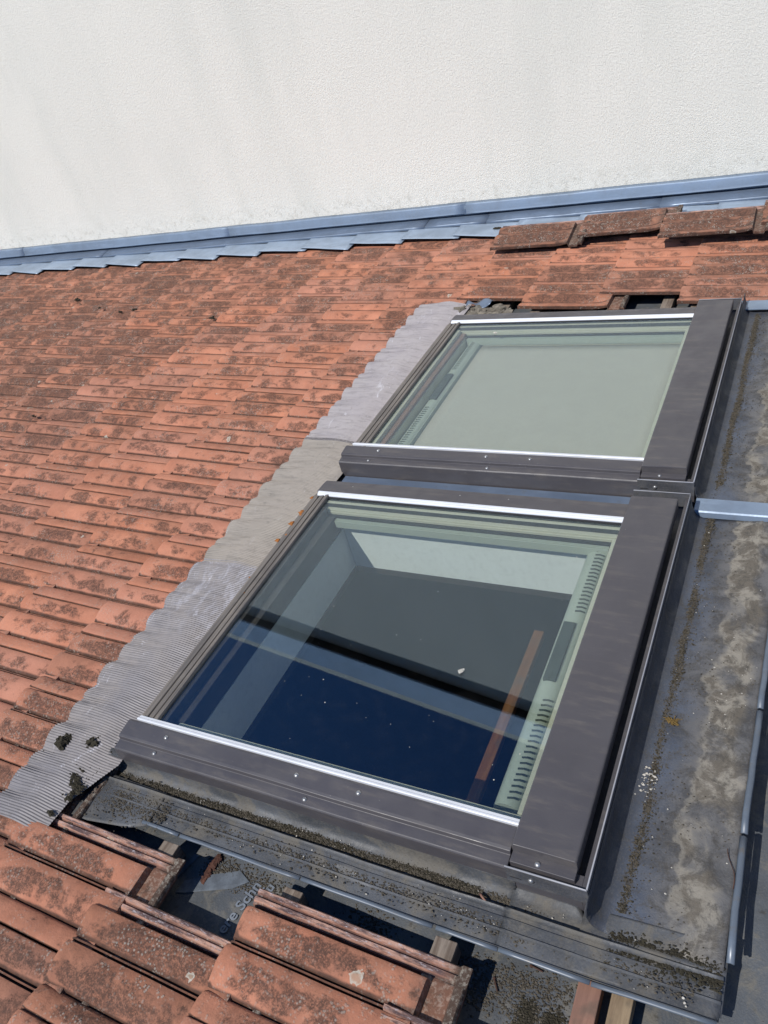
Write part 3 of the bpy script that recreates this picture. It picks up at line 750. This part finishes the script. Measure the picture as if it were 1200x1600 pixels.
# wider torn sheet at the lower corner
mb = MB()
def fn(a, b):
    u = -1.505 + .22 * a; v1_ = .650 - .004 * a; v0_ = .520 + .03 * a if a < .8 else .544 + .10 * (a - .8)
    v = v1_ + (v0_ - v1_) * b
    return (u, v, -.0885 - .003 * b + .003 * nz(u * 14, v * 14, 6) - (.010 * max(0, b - .8) * 5 * max(0, a - .5)))
mb.grid(fn, 18, 14); build('corner_sheet', mb, M['side'], fl, smooth=True, fixn=False, solid=.0012)
# rolled outer hem in lengths
for (a, b, dz) in ((-1.30, -1.19, .002), (-1.185, -.862, 0), (-.858, -.560, .001), (-.552, -.43, 0), (-.428, -.262, .003), (-.260, -.06, -.002)):
    k = max(4, int((b - a) / .03))
    pts = [(a + (b - a) * i / k, .5665 + .0022 * nz((a + (b - a) * i / k) * 9, 2) + (.006 * (a > -.27) * i / k), -.091 + dz + .002 * nz(i * .7 + a * 9, 1)) for i in range(k + 1)]
    mb = MB().tube(pts, .0046, 8); mb.v = [(x_, y_, -.091 + (z_ + .091) * .55 + .0006 * nz(x_ * 40, y_ * 40)) for x_, y_, z_ in mb.v]; build('rolled_hem', mb, M['hem'], fl, smooth=True)
# sheet behind (up-slope of) the frames
def top_sheet(v0, v1, seed, first):
    P = [(-.2885, -.030), (-.2870, -.052), (-.2835, -.066), (-.277, -.077), (-.268, -.0845), (-.256, -.0890), (-.240, -.0912), (-.20, -.0915), (-.16, -.0905), (-.13, -.0895), (-.112, -.0880), (-.1085, -.0860), (-.105, -.0885), (-.085, -.0885), (-.068, -.0880), (-.060, -.0860)]
    n = int((v1 - v0) / .018)
    us = []
    for (a, b), (c, d) in zip(P, P[1:]):
        k = max(1, int((c - a) / .012))
        us += [(a + (c - a) * i / k, b + (d - b) * i / k) for i in range(k)]
    us.append(P[-1])
    def fn(b, j):
        v = v0 + (v1 - v0) * b; u, w = us[int(round(j * (len(us) - 1)))]
        k = max(0, min(1, (u + .270) / .05))
        w += k * (.0035 * nz(u * 7 + seed, v * 7) + .0022 * nz(u * 19, v * 19, seed) + .0012 * nz(u * 45, v * 45, seed))
        w += k * .003 * max(0, nz(u * 11, v * 11, 7 + seed)) * (1 if u > -.15 else .2)
        if first and v < .70: w -= .010 * ((.70 - v) / .12) * k; 
        return (u, v, w)
    mb = MB().grid(fn, n, len(us) - 1)
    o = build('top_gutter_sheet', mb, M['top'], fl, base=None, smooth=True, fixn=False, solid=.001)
    # object origin at the frame edge so that the stains and painted shade follow the frame
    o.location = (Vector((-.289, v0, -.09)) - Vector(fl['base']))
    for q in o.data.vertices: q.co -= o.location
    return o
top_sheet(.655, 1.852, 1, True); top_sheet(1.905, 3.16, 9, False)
mb = MB().prism([(1.846, -.0885), (1.849, -.072), (1.853, -.068), (1.905, -.067), (1.909, -.070), (1.912, -.0885)], -.283, .75, 'u', 20, .002)
build('seam_cap', mb, M['zinc'], fl, bevel=.001)
mb = MB().box(-1.44, -.44, 1.7925, 1.900, -.082, -.078); build('joining_strip', mb, M['zinc_d'], fl)
mb = MB().box(-.36, .7, 3.100, 3.175, -.075, -.070); build('seam_cap', mb, M['zinc'], fl, bevel=.001)
# hemmed upper edge of that sheet
for (a, b, d_) in ((.668, .905, .004), (.912, 1.205, 0), (1.212, 1.845, .001), (1.915, 3.1, 0)):
    k = int((b - a) / .04)
    pts = [(-.0555 + d_ * (1 - i / k) + .0034 * nz(i * .45 + a, 3), a + (b - a) * i / k, -.083 + .0018 * nz(i * .5, a)) for i in range(k + 1)]
    mb = MB(); rr = .0065
    for i, p in enumerate(pts): pass
    mb.grid(lambda x, y: (lambda p: (p[0] - .0038 + .0076 * (y), p[1], p[2] + .0028 * math.sin(math.pi * y) ))(pts[int(round(x * k))]), k, 4)
    build('rolled_hem', mb, M['hem'], fl, smooth=True, fixn=False, solid=.004)
mb = MB()
def fn(a, b):
    u = -.30 + .245 * a; v = .690 - .115 * b + .012 * a
    return (u, v, -.0905 - .012 * b * a + .003 * nz(u * 20, v * 20) + .006 * math.exp(-((b - .42) / .05) ** 2) * min(1, a * 2))
mb.grid(fn, 24, 30); build('corner_sheet', mb, M['side'], fl, smooth=True, fixn=False, solid=.001)

# ---------------------------------------------------------------- grit, moss, rubble
def scatter(name, mat, n, fn, rmin, rmax, parent=None, label=None):
    mb = MB()
    for i in range(n):
        u, v, w = fn(); r = rmin + (rmax - rmin) * rng.random() ** 2.2
        a = rng.random() * 6.28; e = rng.uniform(.5, 1.0); h = rng.uniform(.4, .9)
        vs = []
        for k in range(5):
            t = a + k * 6.28 / 5; q = r * rng.uniform(.7, 1.15)
            vs.append((u + q * math.cos(t), v + q * e * math.sin(t), w - r * .15))
        vs.append((u + r * rng.uniform(-.3, .3), v + r * rng.uniform(-.3, .3), w + r * h))
        mb.add(vs, [(0, 1, 5), (1, 2, 5), (2, 3, 5), (3, 4, 5), (4, 0, 5)])
    o = build(name, mb, M[mat], parent, fixn=False); tag(o, kind='stuff')
    return o
def along_frame():
    while 1:
        v = rng.uniform(.70, 3.1)
        if 1.85 < v < 1.915: continue
        if rng.random() < .35 + .9 * nz(v * 6, 0) or rng.random() < .35: break
    return (-.236 + rng.gauss(0, .0085) * (.6 + .8 * abs(nz(v * 9, 4)) + (rng.random() < .12) * 2) + .008 * nz(v * 5, 2), v, -.0895)
scatter('moss_grit', 'grit', 12000, along_frame, .0009, .0030)
scatter('moss_grit', 'moss', 2600, along_frame, .0012, .0040)
scatter('moss_grit', 'grit', 5200, lambda: (rng.uniform(-1.49, -.36), .6585 + rng.gauss(0, .0058), -.0955), .0012, .0045)
scatter('moss_grit', 'moss', 3600, lambda: (rng.uniform(-1.49, -.50), .6595 + rng.gauss(0, .0065), -.0955), .0012, .0050)
def spots(lst, sp):
    c = rng.choice(lst); return (c[0] + rng.gauss(0, sp), c[1] + rng.gauss(0, sp), c[2])
scatter('moss_grit', 'grit', 2600, lambda: (rng.uniform(-1.30, -.10), .607 + rng.gauss(0, .011), -.0915), .001, .0036)
scatter('moss_grit', 'grit', 1500, lambda: (rng.uniform(-1.48, -1.25), .600 + rng.gauss(0, .022), -.0885), .001, .004)
scatter('lime_crumbs', 'grit_l', 130, lambda: (rng.uniform(-1.45, -.10), rng.uniform(.58, .67), -.091), .0012, .003)
scatter('moss_grit', 'grit', 1600, lambda: (rng.uniform(-.22, -.06), rng.uniform(.68, 3.1), -.0885), .0009, .0026)
scatter('moss_grit', 'moss', 1600, lambda: (rng.uniform(-.25, -.06), .645 + rng.gauss(0, .012), -.090), .001, .0052)
scatter('lime_crumbs', 'grit_l', 42, lambda: (-.244 + rng.gauss(0, .008), .985 + rng.gauss(0, .018), -.087), .0014, .0042)
scatter('lime_crumbs', 'grit_l', 60, lambda: (rng.uniform(-.24, -.07), rng.uniform(.7, 1.8), -.087), .0010, .0026)
def under_spots(): 
    c = rng.choice(((-.36, .50), (-.40, .54), (-.33, .55), (-.45, .50), (-.48, .54), (-1.02, .545), (-.95, .54), (-1.07, .55), (-.7, .545), (.1, .6), (.2, .5)))
    u = c[0] + rng.gauss(0, .03); v = c[1] + rng.gauss(0, .016); return (u, v, uw(u, v) + .001)
scatter('moss_grit', 'grit', 4500, under_spots, .001, .0040)
scatter('moss_grit', 'moss', 900, lambda: (lambda u, v: (u, v, uw(u, v) + .001))(rng.choice((-.315, -.36)) + rng.gauss(0, .010), .50 + rng.gauss(0, .012)), .0015, .005)
# black moss on the near apron
def heap(name, lst, label=None, mat='moss'):
    mb = MB()
    for i, (u, v, w, r, k) in enumerate(lst):
        for j in range(k): mb.lump(u + rng.gauss(0, r * .42), v + rng.gauss(0, r * .42), w + rng.uniform(-.2 * r, r * .6), r * rng.uniform(.35, .75), i * 9 + j, .8, .9)
    o = build(name, mb, M[mat], base=(lst[0][0], lst[0][1], lst[0][2])); 
    return o
tag(heap('moss_clump', [(-1.640, .668, -.050, .015, 26)]), 'dark moss clump lying on the tile edge beside the pleated apron', 'moss')
tag(heap('moss_clump', [(-1.560, .693, -.056, .013, 24)]), 'dark moss clump standing on the pleated apron below the frame corner', 'moss')
CL = [(-1.575 + .08 * t_ + rng.gauss(0, .014), .672 - .13 * t_ + rng.gauss(0, .014), rng.uniform(.003, .010)) for t_ in [i_ / 15 for i_ in range(16)]]
scatter('moss_crumbs', 'moss', 420, lambda: (lambda q: (q[0] + rng.gauss(0, q[2]), q[1] + rng.gauss(0, q[2] * .7), -.058))(rng.choice(CL)), .002, .0085)
scatter('moss_crumbs', 'moss', 420, lambda: (lambda t: (-1.490 - .03 * t + rng.gauss(0, .004), .670 - .12 * t, -.068))(rng.random()), .002, .006)
scatter('moss_crumbs', 'moss', 160, lambda: (-1.59 + rng.gauss(0, .05), .65 + rng.gauss(0, .04), -.060), .001, .004)
# moss lumps dotted over the old tiles
mb = MB()
for (u, v, r) in ((-4.30, 3.50, .022), (-3.72, 3.28, .012), (-3.62, 3.30, .017), (-2.92, 3.15, .016), (-4.18, 3.42, .007), (-3.95, 3.35, .011), (-3.30, 2.15, .010), (-5.0, 3.3, .010), (-4.5, 2.9, .012)):
    for j in range(8): mb.lump(u + rng.gauss(0, r * .5), v + rng.gauss(0, r * .3), TT + .016 + rng.uniform(0, .008), r * rng.uniform(.3, .55), j + u, .5, .9)
tag(build('roof_moss', mb, M['moss']), kind='stuff')
# mortar rubble in the gap above the far skylight
mb = MB()
for i in range(60):
    u = rng.uniform(-1.53, -1.25); v = 3.10 + rng.uniform(0, .12) - (u + 1.5) * .12
    mb.lump(u, v, -.100 + rng.uniform(0, .03), rng.uniform(.010, .032), i, .6, .8)
tag(build('mortar_rubble', mb, M['mortar']), kind='stuff')
mb = MB().grid(lambda a, b: (-1.46 + .12 * a, 3.185 + .05 * b, -.055 + .012 * math.sin(a * 7 + b * 3)), 10, 5)
tag(build('bent_lead_scrap', mb, M['zinc_d'], base=(-1.4, 3.2, -.06), smooth=True, solid=.0015), 'crumpled grey metal scrap on the rubble above the far skylight', 'metal scrap')
# small loose things
mb = MB()
for i in range(22):
    t = i / 21; mb.lump(-1.108 + .006 * t + rng.uniform(-.004, .004), .5135 + .062 * t, uw(-1.1, .54) + rng.uniform(.002, .006), rng.uniform(.003, .0075), i * 3.7, .3, 1.1)
tag(build('bark_strip', mb, M['bark'], base=(-1.105, .54, -.15)), 'dark reddish bark strip lying on the grey underlay', 'bark')
mb = MB().tube([(-.493, .652, -.088), (-.487, .646, -.082), (-.480, .641, -.081), (-.474, .640, -.086)], .0028, 6, .4)
tag(build('twig', mb, M['plank_r'], base=(-.485, .645, -.088), smooth=True), 'short curled reddish twig on the side gutter', 'twig')
for (u, v, a, lb) in ((-.367, .579, -.15, 'rusty nail lying close under the blue-grey hem'), (-.429, .528, -1.0, 'thin dark nail lying in the open on the underlay')):
    z = uw(u, v) + .004
    mb = MB().tube([(u - .011 * math.cos(a), v - .011 * math.sin(a), z), (u + .012 * math.cos(a), v + .012 * math.sin(a), z)], .0014, 6).dome(u - .011 * math.cos(a), v - .011 * math.sin(a), z - .001, .0032, .003, 8)
    tag(build('nail', mb, M['rust'], base=(u, v, z)), lb, 'nail')
mb = MB()
for i in range(26):
    a = rng.uniform(0, 6.28); l = rng.uniform(.006, .016); u = -.222 + rng.gauss(0, .004); v = 1.139 + rng.gauss(0, .003)
    mb.tube([(u, v, -.088), (u + l * .5 * math.cos(a), v + l * .4 * math.sin(a), -.082), (u + l * math.cos(a), v + l * .7 * math.sin(a), -.083)], .0013, 4, .6)
for i in range(10): mb.lump(-.222 + rng.gauss(0, .006), 1.139 + rng.gauss(0, .004), -.087, .004, i, .5, .8)
tag(build('moss_tuft', mb, M['ochre'], base=(-.222, 1.139, -.088)), 'small ochre moss tuft on the lead beside the near skylight', 'moss')
mb = MB()
pts = []
for i in range(14):
    t = i / 13; pts.append((-.062 - .014 * t + .004 * math.sin(t * 5), .80 + .075 * t, -.082 + .003 * math.sin(t * 6)))
mb.tube(pts, .0008, 5)  # thin tube added to draw a curved crack in the lead
tag(build('curved_crack', mb, M['bark'], base=pts[0]), 'thin dark crack curling across the stained lead by its hem', 'twig')

# ---------------------------------------------------------------- neighbour's wall
WV = 4.32
wall = thing('rendered_wall', 'tall cream rendered gable wall of the neighbouring house', 'wall', (-2, WV, .05))
def topw(u): return 4.495 + .222 * (u + 3.35)
ua, ub = -11.0, 6.0
mb = MB().add([(ua, WV, -7), (ub, WV, -5), (ub, WV, topw(ub) + .3), (ua, WV, topw(ua) + .3), (ua, WV + .3, -7), (ub, WV + .3, -5), (ub, WV + .3, topw(ub) + .3), (ua, WV + .3, topw(ua) + .3)],
              [(0, 1, 2, 3), (7, 6, 5, 4), (0, 4, 5, 1), (1, 5, 6, 2), (2, 6, 7, 3), (3, 7, 4, 0)])
build('render_face', mb, M['render'], wall)
# verge: soffit board and lapped metal fascia lengths
mb = MB()
OV = 4.23
def vp(u): return topw(u) - .24
mb.add([(ua, OV + .004, vp(ua)), (ub, OV + .004, vp(ub)), (ub, WV - .002, vp(ub)), (ua, WV - .002, vp(ua)), (ua, OV + .004, vp(ua) + .04), (ub, OV + .004, vp(ub) + .04), (ub, WV - .002, vp(ub) + .04), (ua, WV - .002, vp(ua) + .04)],
       [(0, 1, 2, 3), (7, 6, 5, 4), (0, 4, 5, 1), (1, 5, 6, 2), (2, 6, 7, 3), (3, 7, 4, 0)])
build('soffit', mb, M['rubber'], wall)
u = ua; i = 0
brk = [ua + .0] + [-4.149 - .85 * k for k in range(7, 0, -1)] + [-4.149, -3.34, -2.42] + [-2.42 + .9 * k for k in range(1, 9)]
for a, b in zip(brk, brk[1:]):
    mb = MB(); lo, hi = -.012, .285
    a2 = a; b2 = b + .03; e = .002 * (i % 2)
    pr = lambda u_: [(u_, OV - .02 - e, vp(u_) + lo), (u_, OV - .02 - e, vp(u_) + hi), (u_, OV + .35, vp(u_) + hi + .05), (u_, OV + .35, vp(u_) + hi + .04), (u_, OV - .002, vp(u_) + hi - .012), (u_, OV - .002, vp(u_) + lo)]
    P0, P1 = pr(a2), pr(b2); k = len(P0)
    mb.add(P0 + P1, [(j, (j + 1) % k, (j + 1) % k + k, j + k) for j in range(k)] + [tuple(range(k - 1, -1, -1)), tuple(range(k, 2 * k))])
    build('verge_fascia', mb, M['fascia'], wall); i += 1

# wall flashing: two zinc strips and the stepped soakers
wf = thing('wall_flashing', 'long blue-grey zinc flashing along the foot of the rendered wall', 'flashing', (-2, 4.2, -.03))
def strip(name, P, joints, mat, th=.0012):
    for a, b in zip(joints, joints[1:]):
        n = max(2, int((b - a) / .08)); e = rng.uniform(0, .0015); sd_ = rng.random() * 9
        def fn(x, j):
            u = a - .012 + (b - a + .012) * x; v, w = P[int(round(j * (len(P) - 1)))]
            return (u, v - e + .0022 * nz(u * 4, w * 9, sd_), w + e + .0028 * nz(u * 3, v * 9, sd_ + 3) + .0011 * nz(u * 14, v * 9, sd_))
        mb = MB().grid(fn, n, len(P) - 1); build(name, mb, M[mat], wf, smooth=True, auto=35, fixn=False, solid=th)
strip('upper_strip', [(4.3195, .052), (4.300, .046), (4.297, .040), (4.294, .006), (4.290, -.004), (4.292, -.008)], [-7.9, -5.6, -3.55, -1.86, -.2, 1.8], 'zinc')
strip('lower_strip', [(4.3150, -.002), (4.312, -.019), (4.303, -.023), (4.215, -.0330), (4.208, -.043)], [-8.0, -6.6, -4.7, -2.1, -1.72, -.78, -.22, 1.8], 'zinc_d')
for n in range(-17, 4):
    u0 = nose(n, 4.03) + .015 + rng.uniform(-.008, .008); L = .372; e = rng.uniform(-.006, .006); sd_ = n * 1.7
    if n > -1: e += .02
    def fn(a, b):
        u = u0 + L * a; ve = 4.066 - (.048 + .02 * math.sin(n * 2.3)) * a + e; v = ve + (4.29 - ve) * b
        lift = .0135 * (1 - a) + .001
        return (u, v, TT + .0225 + lift * .75 + .002 * b + .002 * nz(u * 8, v * 8, sd_))
    mb = MB().grid(fn, 10, 8); build('soaker', mb, M['zinc_l'], wf, smooth=True, auto=45, fixn=False, solid=.0012)
mb = MB()
for (u, v, w, r) in ((-1.62, 4.12, -.045, .018), (-1.25, 4.10, -.045, .014)):
    for j in range(6): mb.lump(u + rng.gauss(0, r * .5), v, w + .004, r * .5, j + u, .5, .8)
tag(build('roof_moss', mb, M['moss']), kind='stuff')
